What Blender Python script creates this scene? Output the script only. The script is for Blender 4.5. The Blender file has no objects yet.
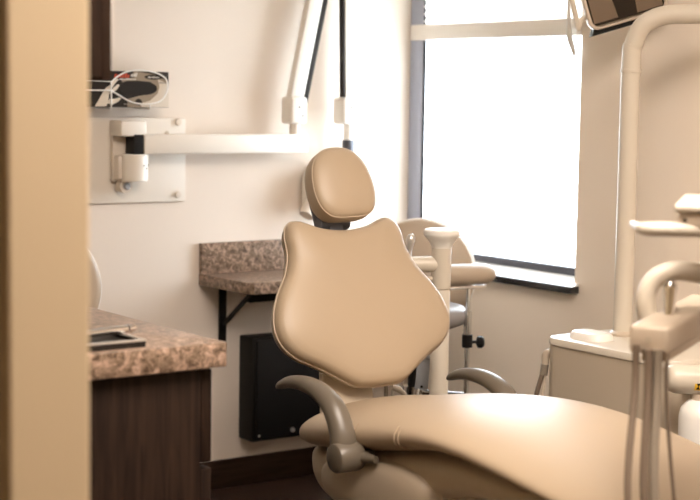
import bpy, bmesh, math, random
from mathutils import Vector, Matrix, Euler
random.seed(7)
C = bpy.context.scene.collection
PI = math.pi
R = math.radians

# ------------------------------------------------------------------ materials
def mat(name, base, rough=.5, metal=0, bump=0, bscale=200, var=0, vscale=4, coat=0, spec=.5, stretch=None):
    m = bpy.data.materials.new(name); m.use_nodes = True
    nt = m.node_tree; b = nt.nodes['Principled BSDF']
    b.inputs['Base Color'].default_value = (*base, 1)
    b.inputs['Roughness'].default_value = rough
    b.inputs['Metallic'].default_value = metal
    b.inputs['Specular IOR Level'].default_value = spec
    if coat:
        b.inputs['Coat Weight'].default_value = coat; b.inputs['Coat Roughness'].default_value = .25
    tc = nt.nodes.new('ShaderNodeTexCoord'); mp = nt.nodes.new('ShaderNodeMapping')
    nt.links.new(tc.outputs['Object'], mp.inputs['Vector'])
    if stretch: mp.inputs['Scale'].default_value = stretch
    if var:
        n = nt.nodes.new('ShaderNodeTexNoise'); n.inputs['Scale'].default_value = vscale; n.inputs['Detail'].default_value = 5
        r = nt.nodes.new('ShaderNodeValToRGB')
        r.color_ramp.elements[0].position = .3; r.color_ramp.elements[1].position = .7
        r.color_ramp.elements[0].color = (*[c * (1 - var) for c in base], 1)
        r.color_ramp.elements[1].color = (*[min(1, c * (1 + var)) for c in base], 1)
        nt.links.new(mp.outputs[0], n.inputs['Vector'])
        nt.links.new(n.outputs['Fac'], r.inputs[0]); nt.links.new(r.outputs[0], b.inputs['Base Color'])
    if bump:
        n2 = nt.nodes.new('ShaderNodeTexNoise'); n2.inputs['Scale'].default_value = bscale; n2.inputs['Detail'].default_value = 3
        bp = nt.nodes.new('ShaderNodeBump'); bp.inputs['Strength'].default_value = bump; bp.inputs['Distance'].default_value = .002
        nt.links.new(mp.outputs[0], n2.inputs['Vector'])
        nt.links.new(n2.outputs['Fac'], bp.inputs['Height']); nt.links.new(bp.outputs[0], b.inputs['Normal'])
    return m

def granite():
    m = bpy.data.materials.new('speckled_granite'); m.use_nodes = True
    nt = m.node_tree; b = nt.nodes['Principled BSDF']; b.inputs['Roughness'].default_value = .28
    tc = nt.nodes.new('ShaderNodeTexCoord')
    n = nt.nodes.new('ShaderNodeTexNoise'); n.inputs['Scale'].default_value = 62; n.inputs['Detail'].default_value = 8; n.inputs['Roughness'].default_value = .72; n.inputs['Distortion'].default_value = .8
    r = nt.nodes.new('ShaderNodeValToRGB'); e = r.color_ramp.elements
    e[0].position = .33; e[0].color = (.045, .026, .017, 1); e[1].position = .72; e[1].color = (.62, .50, .40, 1)
    for p, c in ((.43, (.13, .084, .056, 1)), (.5, (.23, .168, .12, 1)), (.58, (.41, .275, .21, 1))):
        q = e.new(p); q.color = c
    v = nt.nodes.new('ShaderNodeTexVoronoi'); v.inputs['Scale'].default_value = 110
    r2 = nt.nodes.new('ShaderNodeValToRGB'); r2.color_ramp.elements[0].position = .12; r2.color_ramp.elements[1].position = .3
    r2.color_ramp.elements[0].color = (.35, .28, .25, 1); r2.color_ramp.elements[1].color = (1, 1, 1, 1)
    mx = nt.nodes.new('ShaderNodeMixRGB'); mx.blend_type = 'MULTIPLY'; mx.inputs[0].default_value = .55
    for x in (n, v): nt.links.new(tc.outputs['Object'], x.inputs['Vector'])
    nt.links.new(n.outputs['Fac'], r.inputs[0]); nt.links.new(v.outputs['Distance'], r2.inputs[0])
    nt.links.new(r.outputs[0], mx.inputs[1]); nt.links.new(r2.outputs[0], mx.inputs[2]); nt.links.new(mx.outputs[0], b.inputs['Base Color'])
    return m

def wood(name, a, bcol, rough=.55, scale=(18, 18, 1.2)):
    m = bpy.data.materials.new(name); m.use_nodes = True
    nt = m.node_tree; b = nt.nodes['Principled BSDF']; b.inputs['Roughness'].default_value = rough; b.inputs['Specular IOR Level'].default_value = .12
    tc = nt.nodes.new('ShaderNodeTexCoord'); mp = nt.nodes.new('ShaderNodeMapping'); mp.inputs['Scale'].default_value = scale
    n = nt.nodes.new('ShaderNodeTexNoise'); n.inputs['Scale'].default_value = 3; n.inputs['Detail'].default_value = 8; n.inputs['Distortion'].default_value = 1.2
    r = nt.nodes.new('ShaderNodeValToRGB'); r.color_ramp.elements[0].color = (*a, 1); r.color_ramp.elements[1].color = (*bcol, 1)
    r.color_ramp.elements[0].position = .35; r.color_ramp.elements[1].position = .7
    nt.links.new(tc.outputs['Object'], mp.inputs[0]); nt.links.new(mp.outputs[0], n.inputs['Vector'])
    nt.links.new(n.outputs['Fac'], r.inputs[0]); nt.links.new(r.outputs[0], b.inputs['Base Color'])
    return m

def plank_floor():
    m = bpy.data.materials.new('dark_plank_floor'); m.use_nodes = True
    nt = m.node_tree; b = nt.nodes['Principled BSDF']; b.inputs['Roughness'].default_value = .35
    tc = nt.nodes.new('ShaderNodeTexCoord')
    br = nt.nodes.new('ShaderNodeTexBrick'); br.inputs['Scale'].default_value = 1
    br.inputs['Color1'].default_value = (.045, .022, .014, 1); br.inputs['Color2'].default_value = (.065, .033, .02, 1); br.inputs['Mortar'].default_value = (.012, .007, .005, 1)
    br.inputs['Mortar Size'].default_value = .003; br.inputs['Brick Width'].default_value = 1.2; br.inputs['Row Height'].default_value = .13
    mp = nt.nodes.new('ShaderNodeMapping'); mp.inputs['Scale'].default_value = (3, 40, 1)
    n = nt.nodes.new('ShaderNodeTexNoise'); n.inputs['Scale'].default_value = 2; n.inputs['Detail'].default_value = 6
    mx = nt.nodes.new('ShaderNodeMixRGB'); mx.blend_type = 'MULTIPLY'; mx.inputs[0].default_value = .6
    nt.links.new(tc.outputs['Object'], br.inputs['Vector']); nt.links.new(tc.outputs['Object'], mp.inputs[0]); nt.links.new(mp.outputs[0], n.inputs['Vector'])
    nt.links.new(br.outputs['Color'], mx.inputs[1]); nt.links.new(n.outputs['Fac'], mx.inputs[2]); nt.links.new(mx.outputs[0], b.inputs['Base Color'])
    return m

def emit(name, col, s):
    m = bpy.data.materials.new(name); m.use_nodes = True; nt = m.node_tree; nt.nodes.clear()
    e = nt.nodes.new('ShaderNodeEmission'); o = nt.nodes.new('ShaderNodeOutputMaterial')
    e.inputs[0].default_value = (*col, 1); e.inputs[1].default_value = s; nt.links.new(e.outputs[0], o.inputs[0]); return m

def pane_glass():
    m = bpy.data.materials.new('window_glass'); m.use_nodes = True; nt = m.node_tree; nt.nodes.clear()
    t = nt.nodes.new('ShaderNodeBsdfTransparent'); g = nt.nodes.new('ShaderNodeBsdfGlossy'); g.inputs['Roughness'].default_value = .02
    f = nt.nodes.new('ShaderNodeMath'); f.operation = 'MULTIPLY_ADD'; f.inputs[1].default_value = .5; f.inputs[2].default_value = .03; lw = nt.nodes.new('ShaderNodeLayerWeight'); p5 = nt.nodes.new('ShaderNodeMath'); p5.operation = 'POWER'; p5.inputs[1].default_value = 5; nt.links.new(lw.outputs['Facing'], p5.inputs[0]); nt.links.new(p5.outputs[0], f.inputs[0]); mx = nt.nodes.new('ShaderNodeMixShader'); o = nt.nodes.new('ShaderNodeOutputMaterial')
    t.inputs[0].default_value = (.97, .98, .98, 1)
    nt.links.new(f.outputs[0], mx.inputs[0]); nt.links.new(t.outputs[0], mx.inputs[1]); nt.links.new(g.outputs[0], mx.inputs[2]); nt.links.new(mx.outputs[0], o.inputs[0]); return m

def fabric_shade():
    m = bpy.data.materials.new('white_cellular_shade'); m.use_nodes = True; nt = m.node_tree; nt.nodes.clear()
    d = nt.nodes.new('ShaderNodeBsdfDiffuse'); t = nt.nodes.new('ShaderNodeBsdfTranslucent'); mx = nt.nodes.new('ShaderNodeMixShader'); o = nt.nodes.new('ShaderNodeOutputMaterial')
    d.inputs[0].default_value = (.9, .88, .85, 1); t.inputs[0].default_value = (.9, .88, .84, 1); mx.inputs[0].default_value = .8
    nt.links.new(d.outputs[0], mx.inputs[1]); nt.links.new(t.outputs[0], mx.inputs[2]); nt.links.new(mx.outputs[0], o.inputs[0]); return m

M = dict(
    wall=mat('cream_wall_paint', (.80, .71, .625), .7, bump=.25, bscale=260),
    wallr=mat('cream_wall_paint_lit', (.88, .77, .65), .7, bump=.25, bscale=260),  # same paint as the back wall, warm room light added to its colour
    hall=mat('tan_wall_paint', (.56, .44, .285), .7, bump=.25, bscale=260),
    ceiling=mat('ceiling_tile', (.85, .82, .76), .8, bump=.3, bscale=120),
    leather=mat('beige_leather', (.41, .32, .225), .41, bump=.06, bscale=420, spec=.45),
    seam=mat('pale_stitching', (.45, .365, .27), .55),
    vinyl=mat('tan_vinyl', (.46, .37, .28), .42, bump=.1, bscale=380),
    vinylsheen=mat('vinyl_grey_reflection', (.30, .285, .285), .42, bump=.1, bscale=380),  # stool seat vinyl, a greyish reflection put into the base colour
    arm=mat('taupe_armrest_plastic', (.135, .112, .085), .34, spec=.5),
    pan=mat('beige_painted_casting', (.52, .44, .34), .38),
    cream=mat('cream_plastic', (.62, .56, .47), .35),
    creamd=mat('beige_plastic', (.56, .47, .37), .38),
    white=mat('white_enamel', (.86, .83, .78), .35),
    xray=mat('offwhite_enamel', (.84, .79, .72), .4),
    plate=mat('cream_mounting_plate', (.80, .735, .655), .35),
    xbeige=mat('pale_beige_enamel', (.74, .66, .57), .4),
    unit=mat('beige_cabinet_plastic', (.50, .425, .33), .4),
    black=mat('black_plastic', (.008, .007, .007), .5, spec=.2),
    blackmetal=mat('black_powder_coat', (.008, .007, .006), .55, bump=.1, bscale=600, spec=.18),
    rubber=mat('dark_rubber_strip', (.018, .014, .011), .55, spec=.2),
    chrome=mat('polished_chrome', (.75, .74, .73), .12, 1),
    steel=mat('brushed_steel', (.74, .72, .70), .36, .85),
    hose=mat('taupe_hose_rubber', (.17, .125, .09), .5),
    hosel=mat('grey_hose_rubber', (.24, .2, .155), .5),
    bluegrey=mat('blue_grey_plastic', (.36, .37, .40), .45),
    alu=mat('dark_anodised_aluminium', (.10, .105, .125), .42, .3),
    sillwhite=mat('glossy_white_sill', (.85, .84, .82), .12, spec=.6), skyalu=mat('dark_aluminium_skylit', (.36, .385, .47), .45),  # left jamb: the dark frame metal with sky light mixed into its colour
    sill=mat('dark_polished_sill', (.02, .02, .022), .22, spec=.7),
    dark=wood('dark_walnut_veneer', (.013, .007, .005), (.030, .017, .011)),
    base=wood('dark_baseboard', (.022, .010, .006), (.035, .018, .011), scale=(2, 18, 18)),
    granite=granite(), floor=plank_floor(), glass=pane_glass(), shade=fabric_shade(),
    boxdark=mat('dark_carton_print', (.022, .017, .013), .55, spec=.2),
    boxtan=mat('grey_tan_carton_print', (.30, .235, .17), .45),
    boxwhite=mat('pale_carton_print', (.70, .62, .52), .45),
    red=mat('red_carton_ink', (.55, .06, .02), .5),
    ink=mat('white_carton_ink', (.72, .68, .62), .5),
    greyink=mat('grey_carton_ink', (.28, .25, .22), .5),
    wire=mat('white_coated_wire', (.88, .86, .83), .35),
    yellow=mat('yellow_sticker', (.85, .52, .03), .5),
    bottle=mat('milky_bottle_plastic', (.82, .80, .76), .3),
    lens=mat('dark_lamp_glass', (.018, .014, .012), .08, spec=.8),
    lensb=mat('brown_lamp_reflector', (.20, .145, .10), .2, .3),
    lamp=emit('warm_ceiling_panel', (1, .865, .75), 8.0), lamp_hall=emit('warm_hall_panel', (1, .82, .62), 3.9),
)

# ------------------------------------------------------------------ mesh helpers
class MB:
    """collects shapes into one mesh"""
    def __init__(s): s.bm = bmesh.new(); s.mats = []
    def _mi(s, m):
        if m is None: return 0
        if m not in s.mats: s.mats.append(m)
        return s.mats.index(m)
    def box(s, x0, x1, y0, y1, z0, z1, bev=0, seg=2, mx=None, m=None):
        before = set(s.bm.faces)
        r = bmesh.ops.create_cube(s.bm, size=1)
        T = Matrix.Translation(((x0+x1)/2, (y0+y1)/2, (z0+z1)/2)) @ Matrix.Diagonal((x1-x0, y1-y0, z1-z0, 1))
        bmesh.ops.transform(s.bm, matrix=T, verts=r['verts'])
        vs = r['verts']
        if bev:
            es = list({e for v in vs for e in v.link_edges})
            b = bmesh.ops.bevel(s.bm, geom=es, offset=bev, segments=seg, profile=.5, affect='EDGES', clamp_overlap=True)
        new = [f for f in s.bm.faces if f not in before]
        if mx is not None:
            bmesh.ops.transform(s.bm, matrix=mx, verts=list({v for f in new for v in f.verts}))
        i = s._mi(m)
        for f in new: f.material_index = i
        return s
    def rings(s, rs, closed=True, cap0=True, cap1=True, m=None, mx=None):
        i = s._mi(m); V = [[s.bm.verts.new(mx @ Vector(p) if mx is not None else p) for p in r] for r in rs]
        for a, b in zip(V, V[1:]):
            n = len(a)
            for k in range(n if closed else n-1):
                f = s.bm.faces.new((a[k], a[(k+1) % n], b[(k+1) % n], b[k])); f.material_index = i
        if cap0: f = s.bm.faces.new(list(reversed(V[0]))); f.material_index = i
        if cap1: f = s.bm.faces.new(V[-1]); f.material_index = i
        return s
    def tube(s, pts, rad, n=14, m=None, closed=False, smooth=0, caps=True, flat=1.0):
        P = [Vector(p) for p in pts]
        rr = list(rad) if hasattr(rad, '__len__') else [rad]*len(P)
        if smooth: P, rr = catmull(P, rr, smooth, closed)
        rs = []; N = len(P); up = None
        for k in range(N):
            if closed: t = P[(k+1) % N] - P[k-1]
            else: t = P[min(k+1, N-1)] - P[max(k-1, 0)]
            t.normalize()
            if up is None:
                a = Vector((0, 0, 1)) if abs(t.z) < .9 else Vector((1, 0, 0)); up = (a - t*a.dot(t)).normalized()
            else: up = (up - t*up.dot(t)).normalized()
            sd = t.cross(up)
            rs.append([P[k] + rr[k]*(math.cos(2*PI*j/n)*sd*flat + math.sin(2*PI*j/n)*up) for j in range(n)])
        if closed: rs.append(rs[0]); 
        if closed:
            i = s._mi(m); V = [[s.bm.verts.new(p) for p in r] for r in rs[:-1]]
            for q in range(N):
                a, b = V[q], V[(q+1) % N]
                for k in range(n): f = s.bm.faces.new((a[k], a[(k+1) % n], b[(k+1) % n], b[k])); f.material_index = i
            return s
        return s.rings(rs, cap0=caps, cap1=caps, m=m)
    def lathe(s, prof, c=(0, 0, 0), axis=(0, 0, 1), n=28, m=None):
        q = Vector((0, 0, 1)).rotation_difference(Vector(axis).normalized()).to_matrix().to_4x4()
        T = Matrix.Translation(c) @ q
        rs = [[T @ Vector((max(r, 1e-4)*math.cos(2*PI*k/n), max(r, 1e-4)*math.sin(2*PI*k/n), z)) for k in range(n)] for r, z in prof]
        return s.rings(rs, m=m)
    def prism(s, poly, d0, d1, mx, bev=0, m=None):
        before = set(s.bm.faces)
        a = [s.bm.verts.new((x, y, d0)) for x, y in poly]; b = [s.bm.verts.new((x, y, d1)) for x, y in poly]
        n = len(a); fs = [s.bm.faces.new(list(reversed(a))), s.bm.faces.new(b)]
        for k in range(n): s.bm.faces.new((a[k], a[(k+1) % n], b[(k+1) % n], b[k]))
        if bev:
            es = [e for e in {e for v in a+b for e in v.link_edges} if (e.verts[0] in a) == (e.verts[1] in a)]
            bmesh.ops.bevel(s.bm, geom=es, offset=bev, segments=2, profile=.5, affect='EDGES', clamp_overlap=True)
        new = [f for f in s.bm.faces if f not in before]
        bmesh.ops.transform(s.bm, matrix=mx, verts=list({v for f in new for v in f.verts}))
        i = s._mi(m)
        for f in new: f.material_index = i
        return s
    def build(s, name, material=None, parent=None, smooth=True, sub=0, angle=35):
        bmesh.ops.recalc_face_normals(s.bm, faces=list(s.bm.faces))
        me = bpy.data.meshes.new(name); s.bm.to_mesh(me); s.bm.free()
        for m in (s.mats or [material]): me.materials.append(m)
        o = bpy.data.objects.new(name, me); C.objects.link(o)
        if smooth:
            me.shade_smooth()
            try: me.set_sharp_from_angle(angle=R(angle))
            except Exception: pass
        if sub:
            md = o.modifiers.new('Subdivision', 'SUBSURF'); md.levels = md.render_levels = sub
        if parent is not None:
            o.parent = parent; o.matrix_parent_inverse = Matrix.Translation(parent_world(parent)).inverted()
        return o

def parent_world(p):
    return p.location.copy() if p.type == 'EMPTY' else Vector((0, 0, 0))     # part meshes sit at the world origin

def catmull(P, rr, k, closed=False):
    out, ro = [], []; n = len(P)
    for i in range(n if closed else n-1):
        if closed: a, b, c, d = (i-1) % n, i, (i+1) % n, (i+2) % n
        else: a, b, c, d = max(i-1, 0), i, i+1, min(i+2, n-1)
        for j in range(k):
            t = j/k
            h = lambda A, B, Cc, D: .5*((2*B)+(Cc-A)*t+(2*A-5*B+4*Cc-D)*t*t+(3*B-A-3*Cc+D)*t**3)
            out.append(h(P[a], P[b], P[c], P[d])); ro.append(h(rr[a], rr[b], rr[c], rr[d]))
    if not closed: out.append(P[-1]); ro.append(rr[-1])
    return out, ro

def thing(name, label, cat, loc, group=None):
    o = bpy.data.objects.new(name, None); C.objects.link(o); o.location = loc; o.empty_display_size = .05
    o['label'] = label; o['category'] = cat
    if group: o['group'] = group
    return o
def tag(o, label, cat, group=None):
    o['label'] = label; o['category'] = cat
    if group: o['group'] = group
    return o
def struct(o): o['kind'] = 'structure'; return o
def lab(o, t): o['label'] = t; return o
def frame(o, x, y, z):
    return Matrix(((x[0], y[0], z[0], o[0]), (x[1], y[1], z[1], o[1]), (x[2], y[2], z[2], o[2]), (0, 0, 0, 1)))

# ------------------------------------------------------------------ the setting
XR, YB, ZC = 3.456, 4.504, 2.45
WY0, WY1, WZ0, WZ1 = 3.615, YB, .755, 2.10           # window opening in the right wall
struct(MB().box(-1.3, 3.62, -1.3, 4.65, -.08, 0).build('floor', M['floor'], smooth=False))
struct(MB().box(-1.3, 3.62, -1.3, 4.65, ZC, ZC+.08).build('ceiling', M['ceiling'], smooth=False))
struct(MB().box(-1.3, 3.53, YB, YB+.12, 0, ZC).build('wall_back', M['wall'], smooth=False))
w = MB(); t = .16
w.box(XR, XR+t, -1.3, WY0, 0, ZC); w.box(XR, XR+t, WY0, YB, 0, WZ0); w.box(XR, XR+t, WY0, YB, WZ1, ZC)
struct(w.build('wall_right', M['wallr'], smooth=False))
struct(MB().box(.772, .884, 1.82, YB, 0, ZC, .004, 2).build('wall_left', M['hall'], smooth=False))
struct(MB().box(-1.42, -1.3, -1.3, 4.65, 0, ZC).build('wall_hall', M['hall'], smooth=False))
struct(MB().box(-1.42, 3.62, -1.42, -1.3, 0, ZC).build('wall_front', M['hall'], smooth=False))
struct(MB().box(.886, XR, YB-.014, YB, 0, .10, .003).build('baseboard_back', M['base']))
struct(MB().box(XR-.014, XR, -1.29, YB-.015, 0, .10, .003).build('baseboard_right', M['base']))
struct(MB().box(.884, .897, 1.83, YB-.015, 0, .10, .003).build('baseboard_left', M['base']))
# window
FX0, FX1 = 3.505, 3.53
f = MB()
f.box(FX0, FX1, WY0+.001, WY0+.02, WZ0+.018, WZ1, .004)
f.box(FX0, FX1, WY0+.01, WY1-.002, WZ0+.018, WZ0+.043, .003); f.box(FX0, FX1, WY0+.01, WY1-.002, WZ1-.05, WZ1, .003)
win = struct(f.build('window_1', M['alu']))
lab(MB().box(XR+.002, XR+.013, WY1-.076, WY1-.001, WZ0+.005, WZ1, .002).build('window_jamb', M['skyalu'], win), 'metal jamb beside the back wall, blue grey sky light painted in')
lab(MB().box(XR+.003, XR+.012, WY1-.083, WY1-.0762, WZ0+.005, WZ1, .001).build('window_gasket', M['black'], win), 'thin black gasket on the jamb')
win_pane = MB().box(3.514, 3.519, WY0+.005, WY1-.001, WZ0+.04, WZ1-.04).build('window_pane', M['glass'], win, smooth=False)
s_ = MB().prism([(3.424, .7495), (3.428, .7495), (3.506, .772), (3.53, .772), (3.53, .76), (3.46, .7552), (3.424, .740)], WY0-.02, WY1-.002, frame((0, 0, 0), (1, 0, 0), (0, 0, 1), (0, 1, 0)))
sill = s_.build('window_sill', M['sillwhite'], win, smooth=False)
lab(MB().box(3.419, XR, WY0-.022, WY1-.002, .7265, .749, .002).build('sill_nosing', M['sill'], win), 'dark nosing under the white sill')

# ------------------------------------------------------------------ window shade
bl = thing('window_shade', 'white cellular shade with beige bottom rail pulled partway down the window', 'blind', (3.475, 4.07, 1.53))
zs = MB(); pts = []; ph = .013; n = int((2.06-1.60)/ph)
ring = []
for k in range(n+1):
    z = 1.598 + k*ph; off = .005 if k % 2 else -.001
    ring.append([(3.463-off, WY0+.004, z), (3.463-off, WY1-.012, z), (3.485+off, WY1-.012, z), (3.485+off, WY0+.004, z)])
zs.rings(ring).build('pleated_fabric', M['shade'], bl, smooth=False)
MB().box(3.452, 3.498, WY0+.002, WY1-.004, 1.544, 1.60, .006).build('bottom_rail', M['xray'], bl)
MB().box(3.45, 3.50, WY0+.002, WY1-.006, 2.055, 2.1, .005).build('headrail', M['white'], bl)
MB().tube([(3.445, 3.66, 2.06), (3.44, 3.66, 1.75), (3.435, 3.655, 1.60), (3.43, 3.645, 1.545), (3.426, 3.622, 1.50), (3.42, 3.607, 1.48)], [.0045, .0045, .007, .010, .008, .005], 10, smooth=8).build('pull_cord', M['white'], bl)

# ------------------------------------------------------------------ ceiling lights
def ceiling_light(x, y, label, lx, ly, mm='lamp'):
    t = thing('ceiling_light', label, 'light', (x, y, ZC-.03), 'ceiling lights')
    fr = MB(); a, b = lx/2, ly/2
    for q in ((x-a, x+a, y-b, y-b+.03), (x-a, x+a, y+b-.03, y+b), (x-a, x-a+.03, y-b+.03, y+b-.03), (x+a-.03, x+a, y-b+.03, y+b-.03)):
        fr.box(*q, ZC-.03, ZC-.001, .003)
    fr.build('light_frame', M['white'], t)
    MB().box(x-a+.03, x+a-.03, y-b+.03, y+b-.03, ZC-.022, ZC-.008).build('diffuser', M[mm], t, smooth=False)
ceiling_light(1.8, 1.35, 'large square warm ceiling light before the foot of the dental chair', 1.5, 1.3)
ceiling_light(-.1, -.2, 'square warm ceiling light in the hallway outside the partition', .6, .6, 'lamp_hall')

# ------------------------------------------------------------------ dental chair
CX = 2.30
ch = thing('dental_chair', 'beige leather dental patient chair with wide backrest in the room centre', 'dental chair', (CX, 2.75, 0))
def closed_outline(half, k=6):
    """half outline (u>=0) bottom to top, mirrored and smoothed"""
    P = [Vector((u, v, 0)) for u, v in half] + [Vector((-u, v, 0)) for u, v in reversed(half) if u > 1e-4]
    o, _ = catmull(P, [0]*len(P), k, True); return [(p.x, p.y) for p in o]
def cushion(ol, prof, T, c=(0, 0)):
    m = MB(); rs = []
    for fac, d in prof:
        rs.append([T @ Vector((c[0]+(u-c[0])*fac, c[1]+(v-c[1])*fac, d)) for u, v in ol])
    return m.rings(rs)
rec = R(25)
Xu, Yv, Zn = Vector((1, 0, 0)), Vector((0, math.sin(rec), math.cos(rec))), Vector((0, -math.cos(rec), math.sin(rec)))
BO = Vector((CX, 3.10, .654)); TB = frame(BO, Xu, Yv, Zn)
K = .954
half = [(0, -.033), (.06, -.030), (.09, -.020), (.13, .005), (.18, .035), (.234, .063), (.268, .098), (.28, .14), (.271, .189), (.245, .24), (.209, .292), (.189, .345), (.186, .39), (.176, .42), (.152, .434), (.127, .428), (.08, .411), (0, .402)]
ol = closed_outline([(u*K, v*K) for u, v in half], 5)
prof = [(.80, -.050), (.93, -.046), (.975, -.036), (.994, -.022), (1.0, -.010), (.994, .001), (.976, .010), (.94, .017), (.86, .023), (.7, .029), (.5, .033), (.3, .035), (.1, .036)]
back = cushion(ol, prof, TB, (0, .17)).build('backrest', M['leather'], ch, angle=80)
MB().tube([TB @ Vector((u*1.001, .17+(v-.17)*1.001, -.012)) for u, v in ol], .0024, 8, closed=True).build('piping', M['seam'], back)
# headrest
hh = [(0, .430), (.040, .431), (.068, .439), (.090, .462), (.100, .498), (.099, .540), (.089, .580), (.069, .610), (.040, .628), (0, .634)]
hol = closed_outline([(u*K*.94, v*K) for u, v in hh], 5)
TH = frame(BO + Xu*.012 - Yv*.004 + Zn*.022, Xu, Yv, Zn)
hprof = [(.7, -.050), (.9, -.047), (.975, -.038), (1.0, -.024), (1.0, -.004), (.988, .006), (.965, .012), (.92, .017), (.8, .022), (.6, .026), (.4, .028), (.2, .029), (.05, .0295)]
# a little turn so its left flank shows
TH = TH @ Matrix.Translation((0, .51, 0)) @ Matrix.Rotation(R(-5), 4, 'Y') @ Matrix.Translation((0, -.51, 0))
head = cushion(hol, hprof, TH, (0, .51)).build('headrest', M['leather'], ch, angle=80)
MB().tube([TH @ Vector((u*.986, .51+(v-.51)*.986, .008)) for u, v in hol], .0016, 8, closed=True).build('stitched_seam', M['seam'], head)
hb = MB(); hb.box(-.030, .030, .30, .50, -.085, -.062, .006, mx=TB); hb.box(-.024, .024, .47, .56, -.075, -.035, .008, mx=TB)
hb.lathe([(.0, -.045), (.016, -.045), (.018, -.04), (.018, .04), (.016, .045), (0, .045)], TB @ Vector((0, .415, -.04)), (1, 0, 0))
hb.box(-.022, .022, .385, .44, -.06, -.025, .006, mx=TB)
lab(hb.build('headrest_bracket', M['alu'], ch), 'dark grey metal headrest bracket')
# seat and legrest: one long upholstered pad
def seat_ring(y, hw, zt, zb, nx=2.6, crown=.0, n=44):
    zc, hz = (zt+zb)/2, (zt-zb)/2; r = []
    for k in range(n):
        a = 2*PI*k/n; c, s = math.cos(a), math.sin(a)
        x = hw*math.copysign(abs(c)**(2/nx), c); z = hz*math.copysign(abs(s)**(2/nx), s)
        r.append((CX+x, y, zc+z+crown*((1-(x/hw)**2) if s > 0 else 0)))
    return r
SEC = [(3.125, .150, .540, .515), (3.120, .205, .555, .502), (3.102, .236, .568, .492), (3.07, .250, .576, .488), (3.02, .256, .584, .492), (2.92, .259, .602, .505), (2.80, .261, .625, .527), (2.68, .263, .642, .553),
       (2.58, .266, .648, .572), (2.48, .268, .644, .577), (2.38, .268, .634, .568), (2.25, .266, .615, .550), (2.10, .260, .591, .526), (1.95, .248, .564, .498), (1.85, .228, .543, .476), (1.79, .205, .530, .475), (1.765, .16, .519, .482)]
def interp(S, k=4):
    P = [Vector((a, b, c)) for a, b, c, d in S]; o, d = catmull(P, [s[3] for s in S], k); return [(p.x, p.y, p.z, q) for p, q in zip(o, d)]
m = MB(); m.rings([seat_ring(y, hw, zt, zb, crown=.022) for y, hw, zt, zb in interp(SEC)])
lab(m.build('seat_cushion', M['leather'], ch, angle=80), 'long beige leather seat and legrest pad')
for yc in (2.865, 2.845, 2.685, 2.67):                     # short creases in the near side of the pad
    S = min(interp(SEC), key=lambda q: abs(q[0]-yc)); rg = seat_ring(*S, crown=.022)
    MB().tube([(p[0]-.0005, yc+.02*(p[2]-.55), p[2]) for p in rg[19:27]], [.0006]+[.0022]*6+[.0006], 8).build('leather_crease', M['leather'], ch)
# under-seat pan
PAN = [(3.10, .15, .500, .470), (3.095, .195, .505, .445), (3.07, .218, .51, .41), (3.03, .226, .51, .37), (2.95, .226, .52, .345), (2.85, .224, .535, .37), (2.7, .222, .565, .43), (2.55, .216, .580, .475), (2.40, .205, .568, .485), (2.2, .19, .545, .48), (2.05, .16, .515, .47), (2.0, .12, .505, .475)]
m = MB(); m.rings([seat_ring(y, hw, zt, zb, 3.2) for y, hw, zt, zb in interp(PAN)])
m.build('seat_pan', M['pan'], ch, angle=80)
def side_boss(sg):
    m = MB(); T = frame((CX+sg*.217, 2.81, .460), (0, 1, 0), (0, 0, 1), (sg, 0, 0)); rs = []
    olb = [(u, v) for u, v in [(math.copysign(abs(math.cos(a))**.85, math.cos(a))*.205, math.copysign(abs(math.sin(a))**.8, math.sin(a))*.062 + .18*math.cos(a)*-.10) for a in [2*PI*k/40 for k in range(40)]]]
    for fac, d in [(1, -.03), (1, .0), (.985, .012), (.95, .02), (.86, .027), (.6, .032), (.3, .034), (.05, .0345)]:
        rs.append([T @ Vector((u*fac, v*fac, d)) for u, v in olb])
    return m.rings(rs)
for sg in (-1, 1): side_boss(sg).build('arm_mount_panel', M['pan'], ch, angle=80)
# armrests
for sg, hy, az in ((-1, 2.835, -.004), (1, 2.885, -.045)):
    ax = CX + sg*.285
    p = [(ax, hy+.010, .545), (ax, hy+.018, .585), (ax, hy+.052, .636), (ax, hy+.108, .664), (ax, hy+.170, .6725), (ax, hy+.232, .667), (ax, hy+.275, .653), (ax, hy+.290, .645)]
    p = [(q[0], q[1], q[2]+az) for q in p]
    a = MB().tube(p, [.034, .031, .0285, .0255, .022, .0175, .012, .006], 20, smooth=7, flat=.85).build('armrest', M['arm'], ch, angle=80)
    h = MB(); h.lathe([(0, -.036), (.026, -.036), (.032, -.033), (.035, -.027), (.035, .027), (.032, .034), (0, .034)], (ax, hy, .532+az), (1, 0, 0))
    h.build('hub', M['arm'], a)
    h = MB(); h.lathe([(0, 0), (.017, 0), (.014, .05), (0, .052)], (ax-sg*.02, hy, .53+az), (-sg, 0, 0)).tube([(ax-sg*.028, hy-.02, .532+az), (ax-sg*.03, hy-.075, .536+az)], [.016, .008], 14)
    h.build('pivot_pin', M['arm'], a)
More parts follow.
